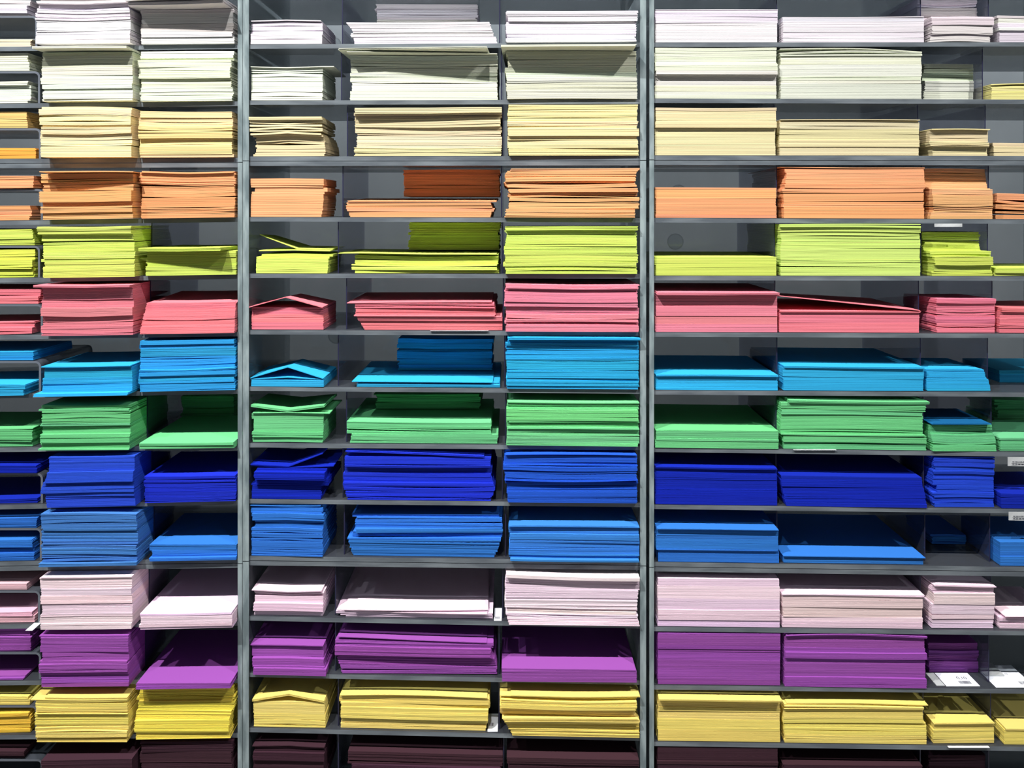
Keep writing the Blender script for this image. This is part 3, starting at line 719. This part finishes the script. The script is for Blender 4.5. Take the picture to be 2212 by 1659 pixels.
# ------------------------------------------------------------------ price cards
def label_card(name, x0, x1, z, y0, y1, label, cat='price card', mat=None, text=None, bars=None, skew=0.0, th=0.0008, pieces=None):
    mat = mat or M_LABEL
    root_loc = ((x0 + x1) / 2, (y0 + y1) / 2, z)
    mb = MB()
    mb.hexa([(x0, y0, z), (x1, y0, z), (x1, y0, z + th), (x0, y0, z + th), (x0 + skew, y1, z), (x1 + skew, y1, z), (x1 + skew, y1, z + th), (x0 + skew, y1, z + th)])
    o = mb.build(name, [mat], loc=root_loc)
    tag(o, label, cat)
    if text:
        tx, ty, size, s = text
        cu = bpy.data.curves.new('print', 'FONT'); cu.body = s; cu.size = size
        tmp = bpy.data.objects.new('tmp_print', cu); COL.objects.link(tmp)
        bpy.context.view_layer.update()
        me = bpy.data.meshes.new_from_object(tmp.evaluated_get(bpy.context.evaluated_depsgraph_get()))
        bpy.data.objects.remove(tmp)
        me.materials.clear(); me.materials.append(M_INK)
        t = bpy.data.objects.new('printed_price', me); COL.objects.link(t); t.parent = o
        t.location = (tx - root_loc[0], ty - root_loc[1], th + 0.0002)
    if bars:
        bx, by, bw, bh = bars
        mb = MB(); rnd = random.Random(int(bx * 1000)); x = 0
        while x < bw:
            ww = rnd.choice((.0006, .001, .0016)); mb.box(bx + x, bx + x + ww, by, by + bh, z + th + .0001, z + th + .0002); x += ww + rnd.choice((.0007, .0012))
        b = mb.build('barcode', [M_INK], o)
    return o

zs = wz(shelf_y('R', 12, 2080)) + .0009
label_card('price_card', wx(2048), wx(2121), zs, 0.006, 0.052, 'white price card printed 0,10 with barcode, on bare shelf in purple row', text=(wx(2086), .029, .013, '0,10'), bars=(wx(2083), .014, .024, .009), skew=-0.0)
label_card('paper_slip', wx(2028), wx(2046), zs, 0.008, 0.052, 'narrow translucent slip left of the white price card reading 0,10', 'paper slip', M_LABEL_GREY)
label_card('price_card', wx(2153), wx(2238), zs - .0003, 0.002, 0.080, 'white price card under a small grey tag at the right edge', bars=(wx(2214), .012, .02, .01), text=(wx(2195), .046, .008, '0,10'))
label_card('grey_tag', wx(2154), wx(2196), zs + .0012, 0.040, 0.085, 'small grey plastic tag lying on the right edge price card', 'tag', M_LABEL_GREY, th=.0022)
z11 = wz(shelf_y('M', 11, 1072)) + .0005
label_card('price_card', wx(1067), wx(1083.5), z11, 0.000, 0.050, 'white barcode card between two pale pink piles left of the right upright', bars=(wx(1069), .006, .010, .009))
z13 = wz(shelf_y('M', 13, 1055)) + .0005
label_card('price_card', wx(1053), wx(1075), z13, 0.003, 0.060, 'white barcode card between two yellow piles left of the right upright', bars=(wx(1055), .020, .010, .010))
label_card('paper_slip', wx(930), wx(1055), wz(shelf_y('M', 6, 990)) + .0002, -0.004, -0.0005, 'white slip edge under the wide coral pink pile', 'paper slip', th=.0005)
label_card('paper_slip', wx(1713), wx(1805), wz(shelf_y('R', 8, 1760)) + .0002, -0.004, -0.0005, 'white slip edge under the wide green pile at right', 'paper slip', th=.0005)
label_card('paper_slip', wx(2046), wx(2134), wz(shelf_y('R', 13, 2090)) + .0002, -0.006, -0.0005, 'white card edge under the narrow yellow stack at right', 'paper slip', th=.0006)
label_card('paper_slip', wx(72), wx(87), wz(shelf_y('L', 11, 80)) + .0002, -0.026, 0.003, 'small white slip corner beside the pale pink riser stack', 'paper slip', th=.0006)

def hanging_label(xa, xb, ya, yb, label, text, y=-0.0045):
    """ticket that hangs from the front edge of a board"""
    X0, X1, Z0, Z1 = wx(xa), wx(xb), wz(yb), wz(ya)
    mb = MB(); n = 6
    for k in range(n):
        a = X0 + (X1 - X0) * k / n; b = X0 + (X1 - X0) * (k + 1) / n
        ca = -.002 * math.sin(math.pi * k / n); cb = -.002 * math.sin(math.pi * (k + 1) / n)
        mb.hexa([(a, y + ca, Z0), (b, y + cb, Z0), (b, y, Z1), (a, y, Z1), (a, y + ca + .0006, Z0), (b, y + cb + .0006, Z0), (b, y + .0006, Z1), (a, y + .0006, Z1)])
    o = mb.build('hanging_label', [M_LABEL_GREY], loc=((X0 + X1) / 2, y, Z1))
    tag(o, label, 'label')
    if text:
        mb = MB(); rnd = random.Random(5)
        for row in range(2):
            x = X0 + .008
            while x < X1 - .004:
                ww = rnd.uniform(.002, .006); zz = Z0 + .004 + row * .005
                mb.box(x, x + ww, y - .0027, y - .0024, zz, zz + .0014); x += ww + .0015
        mb.build('small_print', [M_INK], o)
hanging_label(2174, 2240, 986, 1005, 'pale ticket hanging from the shelf above the royal blue stack at right edge', True)
hanging_label(2176, 2240, 1104, 1122, 'pale ticket hanging from the shelf above the cornflower blue stack at right edge', True)
hanging_label(2016, 2076, 483, 490, 'torn white paper strip under the shelf above the narrow lime stack', False)
print('COUNTS', COUNT, len(bpy.data.objects))
